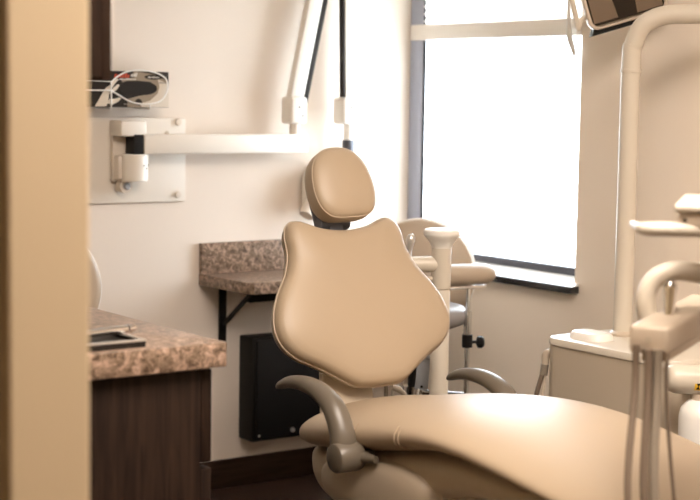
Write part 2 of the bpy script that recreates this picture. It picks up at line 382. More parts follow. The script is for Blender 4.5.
# backrest support, column and base
m = MB(); m.prism([(-.17, -.14), (.0, -.14), (.04, .22), (-.08, .22)], -.078, -.056, TB, .006); m.build('backrest_support', M['pan'], ch)
m = MB(); m.rings([seat_ring(3.02-k*.0, 0, 0, 0) for k in range(0)] or [[(CX+a*math.cos(2*PI*k/32), 2.78+dy+b*math.sin(2*PI*k/32), z) for k in range(32)] for a, b, dy, z in [(.16, .17, .08, .05), (.13, .15, .07, .10), (.11, .13, .05, .2), (.12, .14, .03, .3), (.14, .17, .0, .42), (.15, .18, .0, .46)]])
m.build('lift_column', M['pan'], ch, angle=80)
m = MB(); m.rings([[(CX+a*math.copysign(abs(math.cos(q))**.6, math.cos(q)), 2.78+b*math.copysign(abs(math.sin(q))**.6, math.sin(q)), z) for q in [2*PI*k/40 for k in range(40)]] for a, b, z in [(.26, .44, 0), (.26, .44, .03), (.25, .43, .045), (.2, .36, .055), (.02, .05, .058)]])
m.build('base_plate', M['pan'], ch, angle=60)

# ------------------------------------------------------------------ stools
def stool(x, y, label, face, zs, zbk, bar, rgroup='rolling stools'):
    t = thing('operator_stool', label, 'stool', (x, y, 0), rgroup)
    q = Matrix.Translation((x, y, 0)) @ Matrix.Rotation(face, 4, 'Z')      # local -Y = front of the backrest
    # five star base
    st = MB()
    for k in range(5):
        a = 2*PI*k/5+.3; d = Vector((math.cos(a), math.sin(a), 0)); o = Vector((x, y, 0))
        st.tube([o+d*.02+Vector((0, 0, .115)), o+d*.12+Vector((0, 0, .105)), o+d*.235+Vector((0, 0, .068))], [.017, .015, .011], 10, smooth=4)
    st.lathe([(0, .09), (.034, .09), (.036, .095), (.034, .14), (.026, .15), (0, .15)], (x, y, 0))
    base = st.build('star_base', M['chrome'], t)
    for k in range(5):
        a = 2*PI*k/5+.3; d = Vector((math.cos(a), math.sin(a), 0)); o = Vector((x, y, .026))+d*.235; sd = Vector((-d.y, d.x, 0))
        c = MB(); c.lathe([(0, -.011), (.02, -.011), (.026, -.008), (.026, .008), (.02, .011), (0, .011)], o+sd*.014, sd); c.lathe([(0, -.011), (.02, -.011), (.026, -.008), (.026, .008), (.02, .011), (0, .011)], o-sd*.014, sd)
        c.lathe([(0, 0), (.008, 0), (.008, .05), (0, .05)], o+Vector((0, 0, .0)))
        c.build('caster', M['black'], base)
    MB().lathe([(0, .14), (.026, .14), (.026, .36), (.018, .362), (.018, zs-.085), (.05, zs-.08), (.05, zs-.065), (0, zs-.065)], (x, y, 0)).build('gas_post', M['black'], t)
    MB().lathe([(0, -.07), (.125, -.068), (.150, -.058), (.160, -.04), (.160, -.025), (.150, -.008), (.125, -.002), (.08, .0), (0, .0)], (x, y, zs), n=44).build('seat', M['vinylsheen'], t, angle=80)
    # backrest disc
    TBk = q @ frame((0, .19, zbk), (1, 0, 0), (0, .10, .995), (0, -.995, .10))
    rr = .176
    olc = [(rr*math.cos(2*PI*k/56), rr*math.sin(2*PI*k/56)) for k in range(56)]
    bk = cushion(olc, [(.8, -.034), (.95, -.030), (.99, -.02), (1, -.008), (.99, .004), (.96, .012), (.88, .019), (.6, .024), (.3, .026), (.05, .0262)], TBk).build('backrest', M['vinyl'], t, angle=80)
    MB().tube([TBk @ Vector((u*1.003, v*1.003, -.008)) for u, v in olc], .003, 8, closed=True).build('piping', M['white'], bk)
    MB().tube([TBk @ Vector((0, 0, -.035)), TBk @ Vector((0, -.17, -.05)), q @ Vector((0, .175, zs-.10)), q @ Vector((0, .10, zs-.075)), q @ Vector((0, 0, zs-.075))], .012, 12, smooth=6).build('back_support', M['chrome'], t)
    return t, q
s1, q1 = stool(2.905, 3.735, 'tan vinyl stool with round backrest and padded body bar below the window', R(-42), .715, .783, True)
# body support bar on a clamped chrome post
pp = (3.003, 3.60)
m = MB(); m.lathe([(0, .40), (.0075, .40), (.0075, .775), (0, .776)], (*pp, 0), n=18); m.tube([(*pp, .44), (2.91, 3.732, .44)], .010, 12); 
m.lathe([(0, .44-.02), (.033, .44-.02), (.033, .46), (0, .46)], (2.905, 3.735, 0)); m.lathe([(0, 0), (.012, 0), (.012, .07), (0, .07)], (*pp, .63))
m.build('support_post', M['chrome'], s1)
ck = MB(); ck.lathe([(0, -.016), (.016, -.016), (.016, .022), (0, .022)], (*pp, .606)); ck.tube([(pp[0]+.01, pp[1]-.006, .606), (pp[0]+.035, pp[1]-.02, .606)], .005, 10)
ck.lathe([(0, 0), (.010, 0), (.018, .004), (.019, .016), (.014, .022), (0, .022)], (pp[0]+.024, pp[1]-.015, .606), (.86, -.5, 0), n=10)
ck.build('clamp_knob', M['black'], s1)
br = MB(); br.box(-.075, .075, -.016, .016, -.006, .004, .002, mx=Matrix.Translation((*pp, .776)) @ Matrix.Translation((-.02, 0, 0)) @ Matrix.Rotation(R(-8), 4, 'Z'))
br.build('bar_bracket', M['chrome'], s1)
# curved padded bar
pts = [(2.81, 3.66, .813), (2.855, 3.64, .813), (2.935, 3.61, .813), (3.01, 3.59, .813), (3.057, 3.592, .812), (3.082, 3.60, .811), (3.09, 3.604, .811)]
MB().tube(pts, [.018, .030, .0325, .0325, .031, .022, .008], 20, smooth=6, flat=1.15).build('padded_bar', M['vinyl'], s1, angle=80)
s2, q2 = stool(1.78, 3.86, 'stool with pale piped tan round backrest peeking out behind the granite counter', R(-10), .56, .79, False)

# ------------------------------------------------------------------ assistant post
ap = thing('support_post', 'cream support post with round cap beside the dental chair backrest', 'post', (2.735, 3.40, 0))
ax, ay = 2.735, 3.40
MB().lathe([(0, 0), (.11, 0), (.11, .012), (.10, .02), (.035, .028), (0, .028)], (ax, ay, 0), n=36).build('foot_plate', M['creamd'], ap)
MB().lathe([(0, .02), (.0265, .02), (.0265, .80), (.0245, .803), (.0245, .806), (.0275, .809), (.0275, .90), (.029, .93), (0, .93)], (ax, ay, 0)).build('column', M['cream'], ap)
MB().lathe([(0, .915), (.027, .915), (.030, .930), (.042, .949), (.050, .957), (.052, .965), (.051, .972), (.047, .976), (.0, .977)], (ax, ay, 0), n=36).build('cap', M['white'], ap)
MB().tube([(ax, ay, .876), (ax-.06, ay+.03, .876), (ax-.20, ay+.10, .876)], [.023, .0225, .021], 18).build('holder_arm', M['cream'], ap)
MB().tube([(ax-.005, ay, .835), (ax-.14, ay+.07, .835)], .008, 12).build('lower_rail', M['creamd'], ap)
hp = MB().tube([(ax-.083, ay+.042, .875), (ax-.083, ay+.042, .915), (ax-.081, ay+.041, .935), (ax-.078, ay+.040, .950), (ax-.07, ay+.037, .956)], [.008, .008, .012, .013, .008], 14, smooth=5)
lab(hp.build('handpiece', M['steel'], ap), 'silver suction handpiece')
pl = MB(); T = frame((2.752, 3.495, .556), Vector((.815, -.578, 0)), Vector((.1, 0, .995)), Vector((-.578, -.815, 0)))
pl.box(-.019, .019, -.055, .035, -.005, .005, .004, mx=T)
pl.box(-.012, .014, .035, .06, -.005, .005, .002, mx=T, m=None)
pl.tube([(2.752, 3.49, .60), (2.737, 3.41, .60)], .006, 8)
plt = pl.build('switch_plate', M['bluegrey'], ap)
MB().lathe([(0, -.001), (.004, -.001), (.004, .002), (0, .002)], T @ Vector((0, -.045, .004)), T.to_3x3() @ Vector((0, 0, 1)), n=12).build('screw', M['black'], plt)
for tx, r_, mm in ((2.560, .0065, 'creamd'), (2.630, .006, 'hosel'), (2.654, .0055, 'cream')):
    MB().tube([(tx+.04, 3.48, .835), (tx, 3.50, .70), (tx, 3.50, .40), (tx+.04, 3.48, .16), (ax-.05, ay+.05, .045)], r_, 10, smooth=8).build('tubing', M[mm], ap)
MB().tube([(2.737, 3.494, .505), (2.735, 3.495, .48), (2.735, 3.49, .40), (2.735, 3.46, .2), (2.735, 3.43, .05)], .003, 8, smooth=6).build('cord', M['white'], ap)
MB().tube([(2.642, 3.50, .520), (2.668, 3.50, .510), (2.69, 3.49, .490)], [.009, .010, .004], 10).build('valve', M['creamd'], ap)

# ------------------------------------------------------------------ console cabinet with pole
cu = thing('console_cabinet', 'beige console cabinet with tall cream pole standing beside the window wall', 'console', (3.12, 2.93, 0))
def rrect(x0, x1, y0, y1, r, n=8):
    o = []
    for cx_, cy_, a0 in ((x1-r, y1-r, 0), (x0+r, y1-r, PI/2), (x0+r, y0+r, PI), (x1-r, y0+r, 1.5*PI)):
        for k in range(n+1): a = a0+PI/2*k/n; o.append((cx_+r*math.cos(a), cy_+r*math.sin(a)))
    return o
def rr_loft(x0, x1, y0, y1, r, prof):
    m = MB(); rs = []
    for z, ins in prof: rs.append([(x, y, z) for x, y in rrect(x0+ins, x1-ins, y0+ins, y1-ins, max(r-ins, .004))])
    return m.rings(rs)
UX0, UX1, UY0, UY1 = 2.940, 3.30, 2.70, 3.195
rr_loft(UX0, UX1, UY0, UY1, .05, [(0, .02), (.06, .02), (.06, .0), (.664, .0)]).build('cabinet_body', M['unit'], cu)
rr_loft(UX0-.004, UX1+.004, UY0-.004, UY1+.004, .054, [(.664, .003), (.666, 0), (.677, 0), (.684, .004), (.686, .012)]).build('top_cover', M['cream'], cu)
rr_loft(2.975, 3.065, 3.02, 3.15, .04, [(.685, 0), (.698, .003), (.704, .008), (.706, .016)]).build('raised_lid', M['white'], cu)
PX, PY = 3.142, 3.088
m = MB(); m.tube([(PX, PY, .685), (PX, PY, 1.0), (PX, PY, 1.44), (PX+.003, PY-.006, 1.50), (PX+.014, PY-.026, 1.548), (PX+.045, PY-.065, 1.575), (PX+.09, PY-.13, 1.58), (PX+.22, PY-.34, 1.58)], .0265, 22, smooth=8)
pole = m.build('pole', M['cream'], cu, angle=80)
MB().lathe([(0, 0), (.036, 0), (.036, .008), (.028, .014), (0, .014)], (PX, PY, .685)).build('collar', M['creamd'], pole)
MB().lathe([(.02, -.005), (.0292, -.004), (.0292, .004), (.02, .005)], (PX, PY, 1.425)).build('joint_ring', M['cream'], pole)
# suction canister on the near corner
cy = MB(); d = Vector((.82, -.57, -.04)).normalized()
c0 = Vector((2.855, 2.635, .662))
cy.lathe([(0, -.010), (.024, -.010), (.032, -.005), (.036, .005), (.037, .017), (.037, .30), (.032, .31), (0, .31)], c0, d, n=36)
cy.box(2.96, 3.05, 2.56, 2.6995, .615, .642, .004)
cn = thing('suction_canister', 'horizontal cream canister with yellow warning sticker beside the console cabinet', 'canister', (2.95, 2.57, .66))
can = cy.build('canister_body', M['cream'], cn, angle=50)
sd = Vector((-.57, -.82, 0)); T = frame(c0 + d*.060, d, d.cross(sd)*-1, sd)
st = MB(); n = 10; rs = []
for k in range(n+1):
    a = R(-22 + 30*k/n - 14); rs.append([T @ Vector((x, .0376*math.sin(a), .0376*math.cos(a))) for x in (-.008, .010)])
st.rings(rs, closed=False, cap0=False, cap1=False)
stk = lab(st.build('sticker', M['yellow'], can), 'yellow warning sticker')
T2 = T @ Matrix.Rotation(R(17), 4, 'X') @ Matrix.Translation((.001, 0, .0378))
sy = MB()
for tri in ([(-.005, .008), (.005, .008), (.0008, 0), (-.0008, 0)], [(-.005, -.008), (.005, -.008), (.0008, .0), (-.0008, .0)]):
    sy.prism(tri, -.0002, .0003, T2)
sy.build('hazard_mark', M['black'], stk)
# hose holder at the far left corner
hh_ = MB(); hh_.tube([(2.975, 3.165, .632), (2.962, 3.190, .636), (2.957, 3.199, .628), (2.956, 3.201, .60)], [.008, .011, .012, .010], 14, smooth=5)
hh_.build('elbow_fitting', M['creamd'], cu)
MB().tube([(2.956, 3.201, .602), (2.953, 3.203, .572)], .011, 14).build('hose_collar', M['hosel'], cu)
MB().tube([(2.950, 3.204, .575), (2.936, 3.215, .50), (2.928, 3.22, .40), (2.94, 3.205, .2), (2.97, 3.19, .06)], .007, 12, smooth=6).build('hose', M['hose'], cu)
MB().tube([(2.958, 3.201, .575), (2.949, 3.203, .50), (2.943, 3.205, .40), (2.95, 3.2, .2), (2.975, 3.19, .07)], .0045, 12, smooth=6).build('hose', M['creamd'], cu)
# water bottle under the canister
bx, by = 2.915, 2.590
bt = MB().lathe([(0, .34), (.045, .34), (.052, .348), (.052, .568), (.047, .590), (.032, .606), (.022, .612), (0, .612)], (bx, by, 0), n=36).build('water_bottle', M['bottle'], cn, angle=60)
MB().lathe([(0, .608), (.024, .608), (.024, .626), (0, .626)], (bx, by, 0)).build('cap', M['creamd'], bt)
MB().tube([(2.945, 2.555, .600), (2.955, 2.548, .602), (2.965, 2.54, .600)], .007, 10).build('chrome_latch', M['chrome'], bt)

# ------------------------------------------------------------------ delivery unit over the chair (foreground, right)
du = thing('delivery_unit', 'cream dental delivery unit with hanging grey hoses in the right foreground', 'dental unit', (2.74, 1.86, 0))
MB().lathe([(0, 0), (.17, 0), (.17, .02), (.15, .035), (.04, .05), (.03, .06), (.03, 1.22), (.026, 1.225), (0, 1.225)], (2.74, 1.86, 0), n=32).build('stand', M['cream'], du)
v = Vector((.89, .456, .03)).normalized(); wv = Vector((.456, -.89, 0)).normalized(); uz = wv.cross(v) * -1
if uz.z < 0: uz = -uz
T = frame((1.974, 1.877, .933), wv, v, uz)
hd = MB().box(-.036, .036, 0, .40, -.026, .024, .009, 3, mx=T)
hdo = hd.build('handpiece_rail', M['creamd'], du)
MB().lathe([(0, -.002), (.006, -.002), (.0065, .001), (0, .001)], T @ Vector((0, 0, -.001)), T.to_3x3() @ Vector((0, -1, 0)), n=16).build('end_screw', M['unit'], hdo)
MB().box(-.016, .030, .012, .30, -.040, -.024, .003, mx=T).build('hose_clip', M['creamd'], hdo)
MB().box(-.02, .02, .38, .60, -.02, .02, .008, mx=T).tube([T @ Vector((0, .58, 0)), (2.60, 2.0, .965), (2.74, 1.86, .97)], .018, 14, smooth=5).build('rail_arm', M['cream'], du)
def hang(top, low, r, name, mm, far):
    x, y, z = top
    pts = [(x, y, z), (x-.004, y-.005, z-.08), (low[0], low[1], low[2]), (low[0]+.01, low[1]-.03, low[2]-.17), (low[0]+.08, low[1]-.09, low[2]-.26), (low[0]+.2, low[1]-.12, low[2]-.2), (low[0]+.34, low[1]-.09, low[2]), far]
    MB().tube(pts, r, 12, smooth=8).build(name, M[mm], du)
hang((1.952, 1.885, .925), (1.900, 1.842, .677), .0065, 'handpiece_hose', 'hose', (2.30, 1.90, .90))
hang((1.964, 1.866, .918), (1.930, 1.832, .670), .0075, 'handpiece_hose', 'hose', (2.33, 1.915, .905))
hang((1.978, 1.858, .918), (1.944, 1.822, .670), .0085, 'handpiece_hose', 'hosel', (2.36, 1.93, .91))
hang((2.006, 1.862, .918), (1.998, 1.826, .658), .0035, 'thin_hose', 'hose', (2.39, 1.945, .91))
m = MB(); m.tube([(2.09, 1.96, .90), (2.086, 1.982, .94), (2.083, 1.990, .985), (2.097, 1.985, 1.019), (2.127, 1.966, 1.036), (2.165, 1.938, 1.032), (2.231, 1.89, 1.012), (2.33, 1.83, .995), (2.50, 1.80, .99), (2.72, 1.855, .99)], .0185, 18, smooth=7)
m.build('curved_handle', M['cream'], du, angle=80)
m = MB(); m.tube([(2.101, 1.948, 1.022), (2.101, 1.948, 1.010), (2.098, 1.945, .985), (2.091, 1.941, .945), (2.088, 1.94, .93)], [.008, .013, .011, .007, .006], 14, smooth=5)
m.build('handpiece_tip', M['chrome'], du)
# tray with handle
L = Vector((.8156, -.5784, 0)); D_ = Vector((.5784, .8156, 0))
p0 = Vector((1.902, 1.828, 1.133))
th = MB().tube([p0+L*.0+D_*.10, p0+L*-.002+D_*.03, p0+L*.004, p0+L*.05, p0+L*.12, p0+L*.42], [.006, .008, .0115, .0125, .0125, .0125], 16, smooth=5)
tro = th.build('tray_handle', M['cream'], du, angle=80)
D3 = (D_+L*.27).normalized(); L3 = Vector((D3.y, -D3.x, 0))
T = frame(p0 + L*.056 + Vector((0, 0, .014)), L3, D3, (0, 0, 1))
MB().box(0, .40, -.004, .26, -.012, .014, .006, 3, mx=T).build('tray_holder', M['creamd'], du)
MB().box(-.006, .41, -.012, .27, .014, .030, .007, 3, mx=T).build('instrument_tray', M['cream'], du)
MB().lathe([(0, -.001), (.0035, -.001), (.0035, .0015), (0, .0015)], T @ Vector((.012, -.004, .002)), -D_, n=12).build('tray_screw', M['black'], du)
MB().tube([p0+L*.40+D_*.1, p0+L*.60+D_*.13, (2.70, 1.84, 1.14), (2.74, 1.86, 1.14)], .02, 14, smooth=5).build('tray_arm', M['cream'], du)

# ------------------------------------------------------------------ operating light near the window
lx = thing('dental_light', 'beige framed glass fronted dental lamp hanging at the top right', 'dental light', (3.30, 3.30, 1.70))
rv = (Vector((.815, -.578, 0))*.955 + Vector((0, 0, 1))*.295).normalized()
nv = Vector((-.56, -.80, .02)).normalized(); uv_ = nv.cross(rv)
if uv_.z < 0: uv_ = -uv_
nv = rv.cross(uv_)
if nv.y > 0: nv = -nv
T = frame((3.205, 3.315, 1.538), rv, uv_, nv)
hs = MB(); hs.rings([[T @ Vector((x, y, z)) for x, y in rrect(i, .24-i, i*.6, .17-i*.6, max(.03-i*.3, .006))] for z, i in ((-.09, .05), (-.07, .02), (-.03, .0), (.0, 0), (.004, .003), (.004, .010), (-.012, .012))])
hs.build('lamp_housing', M['creamd'], lx, angle=40)
gl = MB(); gl.prism(rrect(.0125, .2275, .0125, .155, .015), -.012, -.004, T, m=M['lens'])
gl.prism([(.016, .02), (.088, .02), (.078, .15), (.016, .15)], -.0045, -.002, T, m=M['lensb']); gl.prism([(.145, .018), (.222, .018), (.222, .15), (.155, .15)], -.0045, -.002, T, m=M['lensb'])
gl.build('lamp_glass', None, lx)
hs = MB().prism([(.002, -.012), (.238, -.012), (.225, .01), (.015, .01)], -.075, -.012, T); hs.build('underside_shade', M['blackmetal'], lx)  # black strip stands for the shade under the lamp head
hs = MB().tube([T @ Vector((.012, .05, -.03)), T @ Vector((-.02, .04, .0)), T @ Vector((-.036, .02, .02)), T @ Vector((-.034, .05, .02)), T @ Vector((-.03, .11, .02)), T @ Vector((-.018, .15, -.01)), T @ Vector((.012, .14, -.03))], .008, 12, smooth=6)
hs.build('lamp_handle', M['cream'], lx)
hs = MB().tube([T @ Vector((.12, .10, -.08)), T @ Vector((.10, .22, -.09)), (3.28, 3.30, 1.95), (3.28, 3.30, ZC-.01)], .018, 14, smooth=5); hs.lathe([(0, 0), (.07, 0), (.06, -.03), (0, -.03)], (3.28, 3.30, ZC-.001))
hs.build('ceiling_arm', M['cream'], lx)

# ------------------------------------------------------------------ wall desk
dk = thing('wall_desk', 'small granite wall desk with backsplash left of the dental chair backrest', 'desk', (2.9, 4.36, .70))
yb = YB-.001
MB().prism([(2.585, yb), (2.603, 4.225), (2.618, 4.205), (3.30, 4.195), (3.30, yb)], .705, .743, Matrix.Identity(4), .002).build('desktop', M['granite'], dk)
MB().box(2.585, 3.30, YB-.022, yb, .743, .847, .002).build('backsplash', M['granite'], dk)
for xx in (2.676, 3.16):
    b = MB(); b.box(xx-.014, xx+.014, YB-.008, yb, .485, .705, .001); b.box(xx-.014, xx+.014, 4.255, YB-.008, .695, .705, .001)
    b.tube([(xx, YB-.008, .565), (xx, 4.31, .698)], .010, 8, flat=.6)
    for z in (.52, .60, .68): b.lathe([(0, -.001), (.004, -.001), (.003, .002), (0, .002)], (xx, YB-.0085, z), (0, -1, 0), n=10)
    b.build('shelf_bracket', M['blackmetal'], dk)
MB().box(2.70, 3.14, 4.36, 4.39, .655, .704, .002).build('cross_rail', M['blackmetal'], dk)

# ------------------------------------------------------------------ black metal box on the wall
bb = thing('metal_wall_box', 'black metal box mounted on the wall below the granite desk', 'box', (2.92, YB, .17))
m = MB().box(2.745, 3.10, 4.415, yb, .168, .525, .004); m.build('housing', M['blackmetal'], bb)
m = MB().box(2.757, 3.09, 4.404, 4.416, .178, .517, .004); fc = m.build('front_cover', M['black'], bb)
MB().lathe([(0, 0), (.008, 0), (.009, .004), (.007, .01), (0, .01)], (2.90, 4.405, .197), (0, -1, 0), n=16).build('latch_knob', M['steel'], fc)
MB().lathe([(0, 0), (.005, 0), (.004, .003), (0, .003)], (2.767, 4.405, .19), (0, -1, 0), n=12).build('screw', M['steel'], fc)

# ------------------------------------------------------------------ x-ray arm on the back wall
xr = thing('xray_machine', 'cream wall mounted dental x-ray arm on plate above the desk', 'x-ray machine', (2.36, YB, 1.12))
pm = MB().box(2.02, 2.525, YB-.014, yb, .990, 1.262, .003).build('mounting_plate', M['plate'], xr)
for x, z in ((2.495, 1.262-.012), (2.495, 1.012), (2.06, 1.24), (2.06, 1.012)):
    MB().lathe([(0, 0), (.011, 0), (.012, .003), (.010, .009), (0, .010)], (x, YB-.014, z), (0, -1, 0), n=18).build('plate_screw', M['xbeige'], pm)
MB().lathe([(0, 0), (.008, 0), (.007, .003), (0, .004)], (2.455, YB-.014, 1.213), (0, -1, 0), n=16).build('cross_screw', M['creamd'], pm)
bk = MB(); YW = YB-.083
bk.box(2.208, 2.285, 4.40, YW, 1.06, 1.25, .006, m=M['xbeige']); bk.box(2.205, 2.297, 4.335, YW, 1.205, 1.256, .008, m=M['xray'])
bk.lathe([(0, 1.062), (.040, 1.062), (.043, 1.066), (.043, 1.145), (.040, 1.149), (0, 1.149)], (2.268, 4.366, 0), n=30, m=M['xray'])
bk.box(2.212, 2.262, 4.37, YW, 1.066, 1.146, .01, m=M['xbeige'])
bk.build('arm_bracket', None, xr)
MB().lathe([(0, 0), (.022, 0), (.022, .02), (0, .02)], (2.246, 4.40, 1.046), (0, -1, 0), n=24).box(2.224, 2.268, 4.385, YW, 1.026, 1.07, .012).build('cable_outlet', M['xbeige'], xr)
MB().lathe([(0, 0), (.011, 0), (.012, .006), (.008, .012), (0, .012)], (2.246, 4.381, 1.046), (0, -1, 0), n=20).build('plug', M['bluegrey'], xr)
for dx, dz in ((.004, .006), (.026, .006), (.015, -.004)):
    yy = 4.366-math.sqrt(.043**2-(dx+.008)**2)
    MB().lathe([(0, 0), (.0025, 0), (.0025, .001), (0, .001)], (2.276+dx, yy, 1.108+dz), (.3, -1, 0), n=8).build('indicator_hole', M['black'], xr)
MB().box(2.250, 2.286, 4.335, 4.395, 1.149, 1.213, .003).build('arm_end_block', M['black'], xr)
MB().box(2.284, 2.91, 4.33, 4.39, 1.149, 1.211, .006).build('swivel_arm', M['xray'], xr)
sc = MB(); sc.tube([(2.872, 4.36, 1.205), (2.872, 4.36, 1.245)], .018, 18); sc.build('swivel_pin', M['xbeige'], xr)
def jblock(x, z0, z1, y=4.36):
    m = MB(); m.box(x-.034, x+.034, y-.034, y+.034, z0, z1, .012, 3)
    o = m.build('joint_block', M['xray'], xr)
    for dx, dz in ((.0, .058), (.014, .028)):
        MB().lathe([(0, 0), (.0035, 0), (.003, .0015), (0, .0015)], (x+dx, y-.034, z0+dz), (0, -1, 0), n=10).build('socket_screw', M['black'], o)
    return o
jblock(2.868, 1.245, 1.338); jblock(3.083, 1.245, 1.338)
def slat(a, b, name):
    A, B = Vector(a), Vector(b); t = (B-A).normalized(); sd = Vector((0, 1, 0)).cross(t).normalized()
    if sd.x < 0: sd = -sd
    T = frame(A, sd, t, (0, -1, 0)); ln = (B-A).length
    o = MB().box(-.033, .019, -.03, ln, -.014, .018, .003, mx=T).build(name, M['xray'], xr)
    return o, T, ln
o, T, ln = slat((2.874, 4.36, 1.325), (3.025, 4.36, 2.0), 'lower_arm')
MB().box(.019, .040, .0, ln-.02, -.012, .016, .002, mx=T).build('rubber_strip', M['rubber'], o)
A, B = Vector((3.088, 4.36, 1.325)), Vector((3.072, 4.36, 2.0)); t = (B-A).normalized()
T = frame(A, (1, 0, .02), t, (0, -1, 0))
o = MB().box(-.018, .032, -.03, (B-A).length, -.014, .018, .003, mx=T).build('upper_arm', M['xray'], xr)
MB().box(-.029, -.018, .0, (B-A).length-.02, -.006, .016, .002, mx=T).build('rubber_strip', M['rubber'], o)
MB().box(2.99, 3.12, 4.325, 4.395, 1.98, 2.06, .015, 3).build('elbow_block', M['xray'], xr)
MB().tube([(3.095, 4.36, 1.247), (3.095, 4.36, 1.185)], .017, 18).build('drop_tube', M['xray'], xr)
MB().tube([(3.095, 4.36, 1.190), (3.095, 4.36, 1.10)], .021, 18).build('dark_collar', M['alu'], xr)
th = MB(); th.rings([[(3.02+dx+a*math.copysign(abs(math.cos(q))**.7, math.cos(q)), 4.36+dx*.1+b*math.copysign(abs(math.sin(q))**.7, math.sin(q)), z) for q in [2*PI*k/32 for k in range(32)]] for a, b, dx, z in [(.02, .02, -.02, .93), (.06, .05, -.02, .935), (.082, .06, -.015, .955), (.088, .065, -.01, 1.0), (.088, .065, -.01, 1.06), (.08, .06, -.005, 1.10), (.05, .04, .02, 1.118), (.02, .02, .03, 1.12)]])
tb = th.build('tube_head', M['xray'], xr, angle=70)
MB().tube([(2.955, 4.345, .985), (2.915, 4.33, .955), (2.90, 4.325, .935)], [.03, .027, .026], 18).build('aiming_cone', M['xbeige'], tb)
MB().tube([(3.10, 4.36, 1.11), (3.135, 4.355, 1.10), (3.15, 4.35, 1.06)], [.018, .016, .012], 14, smooth=4).build('yoke', M['xbeige'], tb)

for c_ in xr.children:                                       # the arm assembly sits close to its plate
    if not c_.name.startswith('mounting_plate'): c_.location = (.042, .07, 0)

# ------------------------------------------------------------------ glove box in its wire rack
gx = thing('glove_box', 'dark glove dispenser carton with oval opening above the x-ray wall plate', 'glove box', (2.33, YB-.055, 1.296))
GY = YB-.095
bx0, bx1, bz0, bz1 = 2.145, 2.417, 1.297, 1.410
MB().box(bx0, bx1, GY, YB-.012, bz0, bz1, .0015).build('carton', M['boxdark'], gx, smooth=False)
TG = frame((bx0, GY-.0004, bz0), (1, 0, 0), (0, 0, 1), (0, -1, 0)); W_, H_ = bx1-bx0, bz1-bz0
# printed panel: pale sweep round the opening
pr = MB(); sw = [(.155, .112), (.225, .105), (.265, .085), (.2715, .065), (.2715, .001), (.125, .001), (.125, .026), (.165, .036), (.21, .043), (.230, .055), (.228, .068), (.205, .081), (.16, .084), (.125, .083), (.108, .078), (.102, .086), (.15, .094), (.145, .112)]
pr.prism(sw[:], 0, .0003, TG, m=M['boxtan'])
pr.prism([(.232, .09), (.262, .078), (.2715, .06), (.2715, .001), (.175, .001), (.17, .012), (.205, .022), (.232, .044), (.238, .066)], .0003, .0005, TG, m=M['boxwhite'])
pr.build('printed_sweep', None, gx, smooth=False)
op = [(.162+.066*math.copysign(abs(math.cos(a))**.75, math.cos(a)),   .060+.0205*math.copysign(abs(math.sin(a))**.9, math.sin(a))) for a in [2*PI*k/40 for k in range(40)]]
MB().prism(op, .0004, .0008, TG).build('oval_opening', M['rubber'], gx, smooth=False)
MB().tube([TG @ Vector((x, y, .001)) for x, y in op], .0012, 6, closed=True).build('opening_rim', M['boxdark'], gx)
hn = MB()
for poly in ([(.012, .002), (.052, .002), (.058, .02), (.062, .04), (.072, .062), (.066, .07), (.05, .06), (.036, .04), (.024, .02)], [(.058, .042), (.066, .04), (.088, .055), (.098, .068), (.092, .072), (.078, .062)], [(.060, .05), (.07, .058), (.082, .074), (.094, .086), (.089, .09), (.072, .078)], [(.055, .012), (.072, .008), (.094, .018), (.103, .028), (.097, .031), (.08, .026), (.062, .026)]):
    hn.prism(poly, .0002, .0007, TG)
hn.build('glove_picture', M['boxwhite'], gx, smooth=False)
def scribble(x0, x1, y0, y1, n, mm, name):
    m = MB(); wd = (x1-x0)/n; rn = random.Random(n+int(x0*1e4))
    for k in range(n):
        a = x0+k*wd; hgt = (y1-y0)*rn.choice((.7, .85, 1)); s = .25*(y1-y0)
        m.prism([(a, y0), (a+wd*.72, y0), (a+wd*.72+s*hgt/(y1-y0), y0+hgt), (a+s*hgt/(y1-y0), y0+hgt)], .0008, .0012, TG)
    return m.build(name, M[mm], gx, smooth=False)
scribble(.078, .132, .092, .106, 6, 'red', 'red_lettering'); scribble(.136, .158, .096, .108, 4, 'ink', 'white_lettering')
scribble(.096, .155, .086, .0905, 10, 'ink', 'small_lettering'); 
MB().prism([(.218+.033*math.cos(a), .096+.008*math.sin(a)) for a in [2*PI*k/24 for k in range(24)]], .0005, .0009, TG).build('dark_badge', M['boxdark'], gx, smooth=False)
scribble(.196, .238, .093, .0985, 9, 'ink', 'badge_lettering'); scribble(.236, .262, .076, .082, 6, 'greyink', 'grey_lettering')
scribble(.112, .135, .008, .013, 6, 'greyink', 'grey_lettering')
MB().prism([(.164+.012*math.cos(a), .017+.010*math.sin(a)) for a in [2*PI*k/24 for k in range(24)]], .0005, .0009, TG).build('round_mark', M['boxdark'], gx, smooth=False)
gr = MB(); yw = GY-.010
ov = [(TG @ Vector((x, y, .010))) for x, y in [(.064, .078), (.085, .095), (.115, .110), (.155, .117), (.20, .114), (.236, .104), (.258, .088), (.262, .06), (.255, .04), (.238, .022), (.21, .013), (.17, .011), (.13, .018), (.095, .035), (.064, .052)]]
gr.tube(ov, .0024, 8, smooth=5); gr.tube([TG @ Vector((.064, .003, .010)), TG @ Vector((.064, .080, .010))], .0024, 8)
gr.tube([TG @ Vector((-.004, .052, .010)), TG @ Vector((.064, .052, .010))], .0022, 8); gr.tube([TG @ Vector((-.004, .082, .010)), TG @ Vector((.064, .080, .010))], .0016, 8)
for x, z in ((-.004, .052), (-.004, .082)): gr.tube([TG @ Vector((x, z, .010)), TG @ Vector((x, z, -.094))], .0020, 8)
gr.tube([TG @ Vector((-.004, .052, -.093)), TG @ Vector((-.004, .082, -.093))], .0022, 8)
